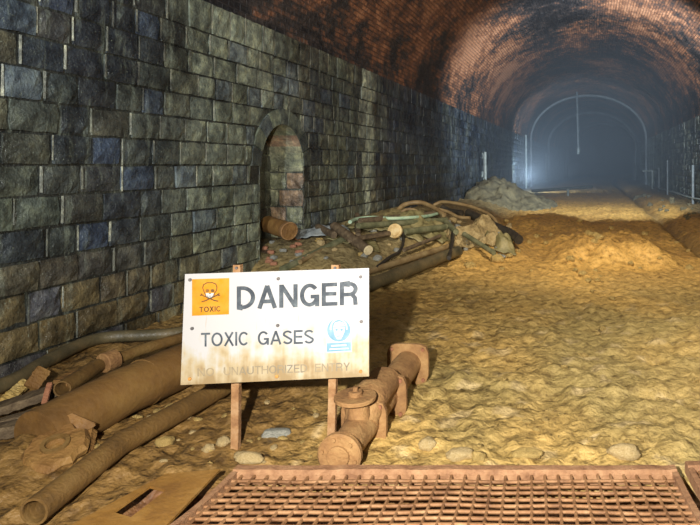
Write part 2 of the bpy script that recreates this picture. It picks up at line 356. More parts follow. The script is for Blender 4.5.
# --- floor
mb = MB(); ys = []; s = -3.0
while s < 2.3: ys.append(s); s += .3
while s < 130: ys.append(s); s += max(.022, .0085 * s * (1 if s < 25 else 2.2))
NL = 260
for s in ys:
    for j in range(NL + 1):
        t = j / NL; l = (LL - .15) + (LR - LL + .3) * t
        p = T(s, l); p.z = g(p.x, p.y) if s < S0 + 20 else .05 * noise.noise((p.x, p.y, 0))
        # mud colour: olive and wet near, deep orange further in
        a = sm(5.5, 11, s); n = fbm(p.x * .8, p.y * .8, 4, 3)
        near = Vector((.55, .35, .105)).lerp(Vector((.37, .27, .095)), max(0, min(1, .55 + n * 1.6 + .25 * sm(-1, 2, l))))
        far = Vector((.66, .385, .10)).lerp(Vector((.50, .28, .075)), max(0, min(1, .4 + n * 1.5)))
        c = near.lerp(far, a)
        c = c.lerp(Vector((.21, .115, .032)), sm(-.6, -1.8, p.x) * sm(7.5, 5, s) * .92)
        c = c.lerp(Vector((.20, .18, .10)), max(0, sm(-2.0, -3.2, l) * sm(6.8, 8, s)) * .75)
        c = c.lerp(Vector((.24, .21, .10)), .8 * math.exp(-((p.x + 1.9) / 1.1) ** 2 - ((p.y - 11.6) / 1.9) ** 2) * sm(-.5, .1, n + .3))
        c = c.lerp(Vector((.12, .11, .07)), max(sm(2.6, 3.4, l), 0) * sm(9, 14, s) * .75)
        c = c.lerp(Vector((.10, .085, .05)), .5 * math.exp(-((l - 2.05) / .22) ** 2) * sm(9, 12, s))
        if p.x > -1.3 and noise.noise((p.x * 5, p.y * 6, 31)) > .38: c = c.lerp(Vector((.66, .50, .26)), .5 * sm(9, 5, s))
        c = c.lerp(Vector((.17, .075, .03)), sm(3.08, 2.96, p.y) * sm(-1.98, -1.9, p.x))  # rust-brown mud, shade under grating and slotted plate put into its colour
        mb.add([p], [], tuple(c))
n = NL + 1
mb.f = [(i * n + j, i * n + j + 1, (i + 1) * n + j + 1, (i + 1) * n + j) for i in range(len(ys) - 1) for j in range(NL)]
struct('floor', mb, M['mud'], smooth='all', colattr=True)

# --- walls of squared blocks
def block(mb, o, u, v, n, wd, ht, col, dep=.0, lo=None):
    """one dressed stone: o lower corner on wall plane, front swollen towards n"""
    u = u.normalized(); nx = 4; ny = 3; vs = []; cs = []
    m_ = .011
    for j in range(ny + 1):
        for i in range(nx + 1):
            edge = i in (0, nx) or j in (0, ny); corner = i in (0, nx) and j in (0, ny)
            x = m_ + (wd - 2 * m_) * i / nx + (R.uniform(-.009, .009)) + (corner * (.008 if i == 0 else -.008)); y = m_ + (ht - 2 * m_) * j / ny + R.uniform(-.005, .005)
            d = dep + (R.uniform(-.004, .004) if edge else .014 + R.uniform(-.006, .009))
            vs.append(o + u * x + v * y + n * d); cs.append(col)
    fs = [(j * (nx + 1) + i, j * (nx + 1) + i + 1, (j + 1) * (nx + 1) + i + 1, (j + 1) * (nx + 1) + i) for j in range(ny) for i in range(nx)]
    rim = [i for i in range(nx + 1)] + [(j + 1) * (nx + 1) - 1 for j in range(1, ny + 1)] + [ny * (nx + 1) + i for i in range(nx - 1, -1, -1)] + [j * (nx + 1) for j in range(ny - 1, 0, -1)]
    k = len(vs)
    for r in rim: vs.append(vs[r] - n * .05); cs.append(tuple(c * .6 for c in col))
    for a in range(len(rim)):
        b = (a + 1) % len(rim); fs.append((rim[b], rim[a], k + a, k + b))
    mb.add(vs, fs, cs)
def mixc(a, b, t): t = max(0, min(1, t)); return tuple(x + (y - x) * t for x, y in zip(a, b))
DARK = (.022, .028, .040); GREEN = (.145, .165, .115); BROWN = (.115, .098, .055); BLUE = (.05, .075, .13); PALE = (.36, .39, .30)
def wallcol(s, z, side):
    n = noise.noise((s * .8, z * .9, side)); n2 = noise.noise((s * 1.9, z * 1.3, side + 4)); r = R.random()
    c = mixc(DARK, GREEN, .38 + n * 1.3 + (r - .5) * .8)
    c = mixc(c, BROWN, .25 + n2 * .9 + .6 * sm(1.2, .1, z) * (side < 0))
    if side < 0:
        c = mixc(c, GREEN, .8 * math.exp(-((s - 7.0) / .9) ** 2) + .5 * math.exp(-((s - 10) / .7) ** 2) + .5 * sm(1.6, .3, z) * sm(5.5, 6.5, s) * sm(9, 8, s))
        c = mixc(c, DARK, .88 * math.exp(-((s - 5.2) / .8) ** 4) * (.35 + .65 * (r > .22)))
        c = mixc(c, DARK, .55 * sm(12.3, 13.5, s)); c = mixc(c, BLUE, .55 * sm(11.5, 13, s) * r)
        c = mixc(c, PALE, .95 * math.exp(-((s - 11.5) / .3) ** 4))
        c = mixc(c, PALE, .35 * math.exp(-((s - 7.2) / 1.4) ** 2) * (.4 + r)); c = mixc(c, (.17, .12, .05), .75 * sm(1.0, .1, z) * sm(8, 6, s))
        if s > 15 and abs(s - 24.6) < .25 and z < 2.2: c = (.55, .6, .55)
        if r > .86 and s < 11: c = mixc(c, BLUE, .5)
    else:
        c = mixc(c, DARK, .3)
        if noise.noise((s * 1.1, 0, 20)) > .22: c = mixc(c, PALE, .55)
    return c
NS, NE = 7.62, 8.83; NC = (NS + NE) / 2; NHW = (NE - NS) / 2; NSP = 1.58; NR = .22
def wall(side, name):
    mb = MB(); l0 = LL if side < 0 else LR; rh = .252
    nr = int((ZS + .1) / rh) + 1
    def put(s0, s1, z0, z1, c):
        if s1 - s0 < .05: return
        a = T(s0, l0, z0); b = T(s1, l0, z0); u = b - a
        n = Vector((u.y, -u.x, 0)).normalized() * (1 if side < 0 else -1)
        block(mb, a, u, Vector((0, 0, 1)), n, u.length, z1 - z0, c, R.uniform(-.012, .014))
        # lime that has run down the upright joint
        if s0 < 40 and R.random() < .85:
            k = R.uniform(.25, 1) * (1.0 if side < 0 and (s0 < 12.5) else .45); w_ = R.uniform(.007, .017); cc = mixc((.05, .05, .045), (.46, .47, .38), k)
            q = n * R.uniform(.006, .018); uu = u.normalized(); h0 = z0 + R.uniform(0, .06)
            mb.add([a + q - uu * w_ + Vector((0, 0, h0 - z0)), a + q + uu * w_ * .8 + Vector((0, 0, h0 - z0)),
                    a + q + uu * w_ * R.uniform(.5, 1.2) + Vector((0, 0, z1 - z0 - .01)), a + q - uu * w_ * R.uniform(.4, 1) + Vector((0, 0, z1 - z0 - .01))], [(0, 1, 2, 3)], cc)
    zrow = -.14; ri = 0
    while zrow < ZS - .05:
        z1 = min(zrow + rh * R.uniform(.97, 1.03), ZS); 
        if ZS - z1 < .12: z1 = ZS
        s = -4.0 + (0 if ri % 2 else .22)
        while s < 100:
            wd = R.uniform(.29, .46) * (1 if s < 50 else 2); e = s + wd
            zm = (zrow + z1) / 2
            if side < 0 and z1 > 0 and zrow < NSP + NHW + NR and e > NS - .3 and s < NE + .3:
                if zrow < NSP: hw = NHW + (0 if z1 <= NSP else NR)
                else: hw = math.sqrt(max(0, (NHW + NR) ** 2 - (zm - NSP) ** 2))
                a, b = NC - hw, NC + hw
                if s < a: put(s, min(e, a), zrow, z1, wallcol(s, zm, side))
                if e > b: put(max(s, b), e, zrow, z1, wallcol(s, zm, side))
                elif hw < .05: put(s, e, zrow, z1, wallcol(s, zm, side))
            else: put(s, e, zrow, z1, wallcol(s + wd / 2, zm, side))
            s = e
        zrow = z1; ri += 1
    # bedding mortar behind the stones
    bc = (.035, .036, .03)
    def quad(s0, s1, za, zb, zc, zd):
        q = .012 * (-1 if side < 0 else 1)
        f = [(0, 1, 2, 3)]
        mb.add([T(s0, l0 + q, za), T(s1, l0 + q, zb), T(s1, l0 + q, zc), T(s0, l0 + q, zd)], f, bc)
    if side < 0:
        quad(-4.2, NS, -.3, -.3, ZS, ZS)
        K = 16
        for k in range(K):
            a = NS + (NE - NS) * k / K; b = NS + (NE - NS) * (k + 1) / K
            za = NSP + math.sqrt(max(0, NHW ** 2 - (a - NC) ** 2)); zb = NSP + math.sqrt(max(0, NHW ** 2 - (b - NC) ** 2))
            quad(a, b, za, zb, ZS, ZS)
        quad(NE, S0, -.3, -.3, ZS, ZS)
    else: quad(-4.2, S0, -.3, -.3, ZS, ZS)
    s = S0
    while s < 130: quad(s, s + 2, -.3, -.3, ZS, ZS); s += 2
    if side < 0:   # arch stones, jambs and back of the refuge
        K = 9; yy = T(10, l0) - T(9, l0); n = Vector((yy.y, -yy.x, 0)).normalized(); u = yy.normalized(); C0 = T(NC, l0, NSP)
        for k in range(K):
            a0 = math.pi * k / K + .012; a1 = math.pi * (k + 1) / K - .012; vs = []
            for d in (.015, -.1):
                for rr in (NHW, NHW + NR):
                    for t in (0, .5, 1):
                        a = a0 + (a1 - a0) * t; vs.append(C0 + u * math.cos(a) * rr + Vector((0, 0, math.sin(a) * rr)) + n * d)
            mb.add(vs, [(0, 3, 4, 1), (1, 4, 5, 2), (0, 1, 7, 6), (1, 2, 8, 7), (3, 9, 10, 4), (4, 10, 11, 5), (0, 6, 9, 3), (2, 5, 11, 8)], wallcol(8.6, 2, -1))
        D = .55
        def jamb(s_, face):   # blocks up the side of the refuge
            z = -.1
            while z < NSP:
                x = 0; first = R.choice((.28, .4))
                while x < D - .05:
                    wd = min(first if x == 0 else .42, D - x); cc = mixc((.42, .42, .27), (.30, .32, .20), R.random())
                    if R.random() < .3: cc = mixc(cc, (.40, .22, .14), .7)
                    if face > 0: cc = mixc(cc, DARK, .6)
                    o = T(s_, l0 - x, z); uu = -n
                    block(mb, o, uu, Vector((0, 0, 1)), -u * 1.0 if face < 0 else u, wd, min(.262, NSP - z + .01), cc, 0)
                    x += wd
                z += .265
            a = T(s_ + (.012 if face < 0 else -.012), l0, -.3); 
            mb.add([a, a - n * D, a - n * D + Vector((0, 0, NSP + .3)), a + Vector((0, 0, NSP + .3))], [(0, 1, 2, 3)], (.12, .12, .09))
        jamb(NE, -1); jamb(NS, 1)
        K = 18; DX = 5
        for k in range(K):
            a0 = math.pi * k / K; a1 = math.pi * (k + 1) / K; cc = mixc((.40, .38, .25), (.26, .28, .18), R.random())
            if k in (3, 4): cc = (.42, .26, .17)
            for d in range(DX):
                q = [C0 + u * math.cos(a) * NHW + Vector((0, 0, math.sin(a) * NHW)) - n * D * t / DX for a, t in ((a0, d), (a1, d), (a1, d + 1), (a0, d + 1))]
                mb.add(q, [(0, 1, 2, 3)], mixc(cc, (.3, .3, .2), R.random() * .6))
        a = T(NS - .1, l0 - D, -.3); b = T(NE + .1, l0 - D, -.3)
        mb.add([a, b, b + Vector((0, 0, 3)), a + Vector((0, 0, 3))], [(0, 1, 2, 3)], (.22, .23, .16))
        z = -.1
        while z < 2.2:
            x = NS - .1
            while x < NE + .05:
                wd = R.uniform(.32, .5); cc = mixc((.10, .10, .07), (.05, .05, .04), R.random())  # back blocks painted dark to carry the near jamb's shadow
                block(mb, T(x, l0 - D + .02, z), u, Vector((0, 0, 1)), n, wd, .26, cc, 0); x += wd
            z += .265
        # heaped rubble floor of the refuge
        mb.add([T(NS, l0 + .1, .42), T(NE, l0 + .1, .42), T(NE, l0 - D, .5), T(NS, l0 - D, .5)], [(0, 1, 2, 3)], (.12, .1, .06))
    return struct(name, mb, M['stone'], colattr=True)
wall(-1, 'wall_left'); wall(1, 'wall_right')

# --- vault
mb = MB(); K = 44; ss = [-4.2]
while ss[-1] < 130: ss.append(ss[-1] + (.5 if ss[-1] < 30 else 1.2))
def vp(a, grow=0.0): return LC - (HW + grow) * math.cos(a), ZS + (RISE + grow) * math.sin(a)
arc = [0.0]
for k in range(K):
    a, b = vp(math.pi * k / K), vp(math.pi * (k + 1) / K); arc.append(arc[-1] + math.hypot(a[0] - b[0], a[1] - b[1]))
for s in ss:
    for k in range(K + 1):
        a = math.pi * k / K; l, z = vp(a, .02 + .03 * noise.noise((s * .5, k * .3, 0)))
        if k in (0, K): z = ZS - .02
        # where soot still covers the brick: first red channel holds "bareness"
        b = .30 - .22 * sm(8, 5.5, s)
        b += .55 * math.exp(-((k - 8.5) / 5.5) ** 2) * sm(4.5, 8, s) * sm(34, 15, s)
        b += .42 * math.exp(-((k - 30) / 7.5) ** 2) * sm(30, 11, s)
        b -= .30 * math.exp(-((k - 17.5) / 2.5) ** 2) * sm(30, 14, s)
        b -= .22 * math.exp(-((k - 42) / 2) ** 2)
        b += .20 * sm(16, 24, s)
        mb.add([T(s, l, z)], [], (b, b, b), [(s, arc[k])])
n = K + 1
mb.f = [(i * n + j, i * n + j + 1, (i + 1) * n + j + 1, (i + 1) * n + j) for i in range(len(ss) - 1) for j in range(K)]
struct('ceiling', mb, M['vault'], smooth='all', colattr=True, uvs=True)
# end of what can be seen: rough dark heading
mb = MB(); mb.add([T(129, -6, -1), T(129, 6, -1), T(129, 6, 8), T(129, -6, 8)], [(0, 1, 2, 3)], (.03, .03, .03))
struct('wall_far', mb, M['stone'], colattr=True)

# --- projecting lining rings further in
def rib(name, s0, wd, dep, m, down=True, k0=0, k1=40):
    mb = MB(); rings = []; prof = [(0, 0), (0, dep), (wd, dep), (wd, 0)]
    pts = []
    if down and k0 == 0: pts.append(('L', 0.0)); pts.append(('L', ZS))
    for k in range(k0, k1 + 1): pts.append(('A', math.pi * k / 40))
    if down and k1 == 40: pts.append(('R', ZS)); pts.append(('R', 0.0))
    for kd, v in pts:
        r = []
        for ds, dd in prof:
            if kd == 'L': r.append(T(s0 + ds, LL - .02 + dd, v))
            elif kd == 'R': r.append(T(s0 + ds, LR + .02 - dd, v))
            else: l, z = vp(v, .02 - dd); r.append(T(s0 + ds, l, z))
        rings.append(r)
    mb.rings(rings); return struct(name, mb, m)
rib('trim_1', 44, .6, .13, M['ring'])
rib('trim_2', 58, .5, .2, M['ring']); rib('trim_3', 74, .5, .2, M['ring'])
# ------------------------------------------------------------------ haze hanging deep in the tunnel
hz = MB(); rings = []
for s in [21, 46, 60, 75, 90, 105, 128]:
    rings.append([T(s, LL + .1, .0), T(s, LL + .1, 6.6), T(s, LR - .1, 6.6), T(s, LR - .1, .0)])
hz.rings(rings)
hm = bpy.data.materials.new('blue_haze'); hm.use_nodes = True; hm.node_tree.nodes.clear()
vo = hm.node_tree.nodes.new('ShaderNodeVolumePrincipled'); ou = hm.node_tree.nodes.new('ShaderNodeOutputMaterial')
vo.inputs['Color'].default_value = (.72, .84, .95, 1); vo.inputs['Density'].default_value = .027; vo.inputs['Anisotropy'].default_value = .1
hm.node_tree.links.new(vo.outputs[0], ou.inputs['Volume'])
tag(obj('haze', hz, hm), 'thin blue haze filling the far end of the tunnel', 'haze', kind='stuff')

# ------------------------------------------------------------------ warning sign
YB, YT = 3.36, 3.44
def SP(zx, zy, off=0.0):
    px = 170 + zx * .3; py = 260 + zy * .3
    Y = YT + (py - 272) / (381 - 272) * (YB - YT); p = P(px, py, Y)
    return p + Vector((0, -1, .12)).normalized() * off
sign = thing('warning_sign', P(280, 448, 3.4) * 1, 'rectangular white danger sign board standing on two thin rusty posts, rust stained along its bottom', 'sign')
sign.location.z = 0; sign['_w'] = tuple(sign.location)
co = [(35, 417), (663, 388), (663, 27), (50, 47)]
mb = MB(); nu, nv = 12, 8
for off in (.0, -.012):
    for j in range(nv + 1):
        for i in range(nu + 1):
            u, v = i / nu, j / nv
            x = (co[0][0] * (1 - u) + co[1][0] * u) * (1 - v) + (co[3][0] * (1 - u) + co[2][0] * u) * v
            y = (co[0][1] * (1 - u) + co[1][1] * u) * (1 - v) + (co[3][1] * (1 - u) + co[2][1] * u) * v
            mb.add([SP(x, y, off)], [], None, [(u * 1.7, v)])
w_ = nu + 1; q = w_ * (nv + 1)
for j in range(nv):
    for i in range(nu):
        a = j * w_ + i; mb.f.append((a, a + 1, a + w_ + 1, a + w_)); mb.f.append((q + a, q + a + w_, q + a + w_ + 1, q + a + 1))
rim = list(range(w_)) + [j * w_ + nu for j in range(1, nv + 1)] + [nv * w_ + i for i in range(nu - 1, -1, -1)] + [j * w_ for j in range(nv - 1, 0, -1)]
for a in range(len(rim)):
    b = rim[(a + 1) % len(rim)]; mb.f.append((b, rim[a], rim[a] + q, b + q))
mb.uv = [(x, y) for x, y in mb.uv]
panel = obj('sign_board', mb, M['panel'], sign, uvs=True)
def arcp(cx, cy, rx, ry, a0, a1, n=14):
    return [(cx + rx * math.cos(math.radians(a0 + (a1 - a0) * i / n)), cy + ry * math.sin(math.radians(a0 + (a1 - a0) * i / n))) for i in range(n + 1)]
def glyph(ch, t):
    """centre lines of plain grotesque capitals, cap height 1; returns width and strokes"""
    h = t / 2; a, b = h, 1 - h
    if ch == 'D': w = .72; r = .5 - h; return w, [[(0, a), (w - h - r, a)] + arcp(w - h - r, .5, r, r, -90, 90) + [(0, b)], [(h, 0), (h, 1)]]
    if ch == 'A': w = .76; return w, [[(h * .9, 0), (w / 2, 1 - h * .2)], [(w - h * .9, 0), (w / 2, 1 - h * .2)], [(w * .24, .30), (w * .76, .30)]]
    if ch == 'N': w = .72; return w, [[(h, 0), (h, 1)], [(w - h, 0), (w - h, 1)], [(h * 1.1, b + h * .6), (w - h * 1.1, a - h * .6)]]
    if ch == 'G': w = .76; return w, [arcp(w / 2, .5, w / 2 - h, .5 - h, 38, 335, 26) , [(w * .55, .43), (w - h, .43), (w - h, 0)]]
    if ch == 'C': w = .74; return w, [arcp(w / 2, .5, w / 2 - h, .5 - h, 40, 320, 26)]
    if ch == 'O': w = .79; return w, [arcp(w / 2, .5, w / 2 - h, .5 - h, 0, 360, 32)]
    if ch == 'E': w = .62; return w, [[(h, 0), (h, 1)], [(0, a), (w, a)], [(0, .52), (w * .93, .52)], [(0, b), (w * .98, b)]]
    if ch == 'R': w = .70; q = (b - .46) / 2; return w, [[(h, 0), (h, 1)], [(0, b), (w - h - q, b)] + arcp(w - h - q, .46 + q, q, q, 90, -90) + [(h, .46)], [(w - h * 1.3 - q * .5, .46), (w - h * 1.3, .30), (w - h, 0)]]
    if ch == 'T': w = .64; return w, [[(w / 2, 0), (w / 2, 1)], [(0, b), (w, b)]]
    if ch == 'X': w = .70; return w, [[(h * .9, 0), (w - h * 1.2, 1)], [(w - h * .9, 0), (h * 1.2, 1)]]
    if ch == 'I': w = t; return w, [[(h, 0), (h, 1)]]
    if ch == 'S': w = .66; q = .25 - h / 2; return w, [arcp(w / 2, b - q, w / 2 - h, q, 25, 180) + [(h * 1.3, b - q - .06)] + [(w / 2, .5)] + [(w - h * 1.3, a + q + .06)] + arcp(w / 2, a + q, w / 2 - h, q, 0, -160)]
    if ch == 'U': w = .72; r = w / 2 - h; return w, [[(h, 1), (h, a + r)] + arcp(w / 2, a + r, r, r, 180, 360) + [(w - h, 1)]]
    if ch == 'H': w = .72; return w, [[(h, 0), (h, 1)], [(w - h, 0), (w - h, 1)], [(h, .52), (w - h, .52)]]
    if ch == 'Z': w = .64; return w, [[(0, b), (w - h * .6, b)], [(w - h, b), (h, a)], [(h * .6, a), (w, a)]]
    if ch == 'Y': w = .70; return w, [[(w / 2, 0), (w / 2, .42)], [(w / 2, .40), (h * .9, 1)], [(w / 2, .40), (w - h * .9, 1)]]
    return .32, []
def lettering(name, body, x0, y0, x1, y1, h, m, parent, t=.15, off=.0022):
    """baseline from (x0,y0) to (x1,y1) on the board, letters h high, stroke t of the height"""
    adv = 0; place = []
    for ch in body:
        w, st_ = glyph(ch, t); place.append((adv, st_)); adv += w + (.09 if ch != ' ' else 0)
    adv -= .09; mb = MB()
    def map_(x, y):
        k = x / adv; return (x0 + (x1 - x0) * k, y0 + (y1 - y0) * k - h * y)
    sx = (x1 - x0) / adv / h
    for ox, strokes in place:
        for pl in strokes:
            pts = [Vector((x + ox, y)) for x, y in pl]; lft, rgt = [], []
            closed = (pts[0] - pts[-1]).length < 1e-4 and len(pts) > 3
            for i, p in enumerate(pts):
                d0 = (p - pts[i - 1]).normalized() if i else ((pts[0] - pts[-2]).normalized() if closed else None)
                d1 = (pts[i + 1] - p).normalized() if i < len(pts) - 1 else ((pts[1] - pts[0]).normalized() if closed else None)
                d = ((d0 or d1) + (d1 or d0)).normalized(); nn = Vector((-d.y, d.x)); k = 1 / max(.6, nn.dot(Vector((-(d1 or d0).y, (d1 or d0).x))))
                lft.append(p + nn * t / 2 * k); rgt.append(p - nn * t / 2 * k)
            n = len(pts); vs = [SP(*map_(*q), off) for q in lft] + [SP(*map_(*q), off) for q in rgt]
            mb.add(vs, [(i, i + 1, n + i + 1, n + i) for i in range(n - 1)])
    return obj(name, mb, m, parent)
def patch(name, pts, off, m, parent):
    mb = MB(); mb.add([SP(x, y, off) for x, y in pts], [tuple(range(len(pts)))]); return obj(name, mb, m, parent)
def ell(cx, cy, rx, ry, n=24, a0=0, a1=2 * math.pi):
    return [(cx + rx * math.cos(a0 + (a1 - a0) * i / n), cy + ry * math.sin(a0 + (a1 - a0) * i / n)) for i in range(n)]
lettering('large_lettering', 'DANGER', 223, 165, 626, 149, 77, M['ink'], panel, .165)
lettering('small_word', 'TOXIC', 104, 289, 264, 284.3, 46, M['ink'], panel, .14)
lettering('small_word', 'GASES', 293, 283.5, 480, 278, 46, M['ink'], panel, .14)
for word, xa, xb in (('NO', 92, 148), ('UNAUTHORIZED', 180, 458), ('ENTRY', 484, 600)):
    lettering('faded_word', word, xa, 388 - (xa - 88) * .0385, xb, 388 - (xb - 88) * .0385, 27, M['fadedink'], panel, .14)
st = patch('orange_sticker', [(74, 64), (198, 60), (197, 181), (74, 186)], .0022, M['orange'], panel)
lettering('sticker_lettering', 'TOXIC', 99, 174, 171, 171, 18, M['darkink'], st, .17, .005)
def line(mb, pts, w, off):
    for (x0, y0), (x1, y1) in zip(pts, pts[1:]):
        dx, dy = x1 - x0, y1 - y0; L_ = math.hypot(dx, dy) or 1; nx, ny = -dy / L_ * w / 2, dx / L_ * w / 2
        mb.add([SP(x0 + nx, y0 + ny, off), SP(x1 + nx, y1 + ny, off), SP(x1 - nx, y1 - ny, off), SP(x0 - nx, y0 - ny, off)], [(0, 1, 2, 3)])
mb = MB()
sk = [(118, 112), (114, 104), (110, 92), (113, 82), (124, 76), (142, 75), (154, 80), (158, 91), (155, 103), (149, 111), (147, 120), (140, 127), (128, 128), (121, 121), (118, 112)]
line(mb, sk, 3.2, .0042)
for cx in (126, 143): mb.add([SP(x, y, .0042) for x, y in ell(cx, 102, 6.5, 5.5, 12)], [tuple(range(12))])
mb.add([SP(134, 106, .0042), SP(138, 113, .0042), SP(131, 113, .0042)], [(0, 1, 2)])
for x in (127, 132, 137, 142): line(mb, [(x, 118), (x, 125)], 1.6, .0042)
for pts in ([(104, 112), (112, 119), (150, 135), (162, 137)], [(166, 111), (156, 118), (118, 136), (106, 139)], [(101, 118), (108, 117)], [(168, 117), (160, 118)]):
    line(mb, pts, 4, .0042)
obj('skull_and_crossbones', mb, M['darkink'], st)
patch('skull_face', [(120, 110), (147, 110), (144, 121), (138, 126), (129, 126), (122, 120)], .0034, M['white'], st)
bs = patch('mask_notice', [(520, 192), (606, 188), (607, 306), (520, 310)], .0018, M['white'], panel)
patch('blue_disc', ell(563, 233, 39, 39), .0028, M['blue'], bs)
patch('masked_face', [(545, 222), (550, 208), (566, 204), (580, 210), (584, 224), (582, 240), (576, 254), (570, 264), (558, 264), (551, 254), (547, 240)], .0036, M['white'], bs)
mb = MB(); line(mb, ell(563, 228, 27, 31, 20, math.pi * .95, math.pi * 2.1), 5, .0036)
obj('mask_hood_line', mb, M['white'], bs)
mb = MB()
for cx in (556, 573): mb.add([SP(x, y, .0044) for x, y in ell(cx, 232, 4.5, 4.5, 10)], [tuple(range(10))])
line(mb, [(546, 224), (583, 222)], 3, .0044); line(mb, [(564, 238), (564, 252)], 3, .0044); line(mb, [(556, 254), (573, 253)], 3, .0044)
obj('mask_goggles', mb, M['blue'], bs)
patch('blue_caption_panel', [(523, 277), (604, 273), (604, 302), (523, 306)], .0028, M['blue'], bs)
mb = MB(); line(mb, [(538, 286), (589, 283)], 5, .0036); line(mb, [(532, 297), (596, 294)], 4, .0036); obj('caption_lines', mb, M['white'], bs)
for i, (x, y) in enumerate([(68, 66), (362, 62), (636, 56), (75, 228), (360, 218), (638, 205), (67, 396), (357, 388), (636, 371)]):
    mb = MB(); mb.disc(SP(x, y, .004), (0, -1, .12), .0095, .008, 10); obj('bolt', mb, M['bolt'] if i < 6 else M['rustbolt'], sign, smooth=True)
for xt, xb in ((236.5, 234), (335, 330)):
    yb = 3.42; mb = MB(); top = P(xt, 265, YT + .05); bot = P(xb, 446, yb); bot.z = -.12
    d = (top - bot); n = 12
    for sx in (0, 1):     # steel angle: two thin flanges
        rr = []
        for k in range(n + 1):
            c = bot + d * k / n; a = .021; t = .006
            if sx == 0: q = [(-a, 0), (a, 0), (a, t), (-a, t)]
            else: q = [(a - t, t), (a, t), (a, .036), (a - t, .036)]
            rr.append([c + Vector((x + R.uniform(-.001, .001), y, 0)) for x, y in q])
        mb.rings(rr)
    p = obj('post', mb, M['post'], sign)
    mb = MB(); mb.disc(P(xt, 268, YT + .045), (0, -1, 0), .008, .012, 8); obj('post_bolt', mb, M['bolt'], p)

# ------------------------------------------------------------------ flanged valve pipe beside the sign
vt = thing('flanged_valve_pipe', (-.98, 3.8, 0), 'mud-caked cast iron pipe with square flanges and round valve lid, right of the sign', 'pipe')
A = Vector((-1.005, 3.16, .075)); B = Vector((-.90, 4.5, .14)); D = (B - A).normalized()
def on(t, dz=0): q = A + D * t; q.z += dz; return q
mb = MB(); mb.tube([on(0.02), on(.5), on(1.3)], [.088, .094, .10], 24, rough=.05); obj('pipe_barrel', mb, M['valve'], vt, smooth=True)
mb = MB(); mb.disc(on(0), D, .118, .045, 28); ef = obj('end_flange', mb, M['valve'], vt, smooth=True)
mb = MB(); mb.disc(on(-.03), D, .06, .02, 20); obj('flange_boss', mb, M['valve'], ef, smooth=True)
for a in range(6):
    x = D.orthogonal().normalized(); y = D.cross(x); mb = MB()
    mb.disc(on(-.025) + (x * math.cos(a * 1.047) + y * math.sin(a * 1.047)) * .092, D, .012, .016, 6); obj('flange_bolt', mb, M['valve'], ef)
def sqflange(t, w, h, name, tilt=0):
    mb = MB(); c = on(t, .0); x = D.cross(Vector((0, 0, 1))).normalized(); z = x.cross(D)
    rr = []
    for d in (-.018, -.014, .014, .018):
        q = 1 if abs(d) < .016 else .95; ring = []
        for i in range(24):
            a = 2 * math.pi * i / 24; ca, sa = math.cos(a), math.sin(a); k = 1 / (abs(ca) ** 5 + abs(sa) ** 5) ** .2
            ring.append(c + D * d + x * ca * k * w * q + z * sa * k * h * q)
        rr.append(ring)
    mb.rings(rr); f = obj(name, mb, M['valve'], vt, smooth=True)
    for sx in (-1, 1):
        for sz in (-1, 1):
            m2 = MB(); m2.disc(c + x * sx * w * .75 + z * sz * h * .75, D, .014, .06, 6); obj('flange_bolt', m2, M['rust'], f)
sqflange(.36, .135, .135, 'square_flange'); sqflange(.72, .15, .145, 'square_flange'); sqflange(1.27, .155, .15, 'square_flange')
mb = MB(); mb.tube([on(.30, .02), on(.42, .10), on(.72, .10)], [.10, .115, .11], 20, smooth=4, flat=.8); obj('valve_body', mb, M['valve'], vt, smooth=True)
mb = MB(); c = on(.27); mb.tube([c + Vector((0, 0, .02)), c + Vector((0, 0, .175))], [.07, .055], 18); obj('bonnet', mb, M['valve'], vt, smooth=True)
mb = MB(); c2 = c + Vector((-.02, 0, .185)); mb.disc(c2, (.04, -.05, 1), .118, .024, 32); hw = obj('valve_lid', mb, M['valve'], vt, smooth=True)
mb = MB(); mb.disc(c2 + Vector((0, 0, .022)), (.04, -.05, 1), .04, .03, 16); mb.disc(c2 + Vector((0, 0, .045)), (0, 0, 1), .015, .03, 8); obj('lid_boss', mb, M['valve'], hw, smooth=True)

# ------------------------------------------------------------------ pipes on the left
def pipe(name, pts, r, m, label, cat='pipe', seg=20, hollow=True, smooth=0, rough=.04, group=None, at=None):
    at = at or pts[0]; mb = MB(); mb.tube(pts, r, seg, smooth=smooth, hollow=hollow, rough=rough)
    o = obj(name, mb, m, at=at, smooth=True); return tag(o, label, cat, group)
pipe('pipe', [P(34, 512, 2.68), P(120, 444, 3.28), P(222, 388, 4.12), (-2.08, 5.3, .09)], .062, M['dark_pipe'], 'long straight mud-brown pipe nearest the steel plate, running up behind the sign')
bp_ = thing('pipe', (-2.6, 3.4, 0), 'very wide brown pipe lying half buried, passing behind the left edge of the sign', 'pipe')
mb = MB(); mb.tube([(-2.72, 3.3, .10), (-2.62, 3.8, .145), (-2.50, 4.3, .16), (-2.36, 5.3, .16)], .152, 32, rough=.02, hollow=False); obj('pipe_barrel', mb, M['big_pipe'], bp_, smooth=True)
mb = MB(); mb.disc((-2.58, 4.0, .15), (.2, 1, .04), .158, .02, 28); obj('joint_band', mb, M['big_pipe'], bp_, smooth=True)
cp = thing('pipe', (-2.95, 4.2, 0), 'medium brown pipe with pale round coupling between bent pipe and wide pipe', 'pipe')
mb = MB(); mb.tube([P(62, 389, 3.8), P(97, 366, 4.2)], .052, 18, rough=.05, hollow=True); mb.tube([P(100, 366, 4.24), P(140, 350, 4.55), P(184, 337, 4.9)], .042, 18, rough=.05)
obj('pipe_barrel', mb, M['dark_pipe'], cp, smooth=True)
mb = MB(); d = P(140, 350, 4.55) - P(100, 366, 4.24); mb.disc(P(109, 361, 4.28), d, .07, .10, 24); obj('coupling', mb, M['valve'], cp, smooth=True)
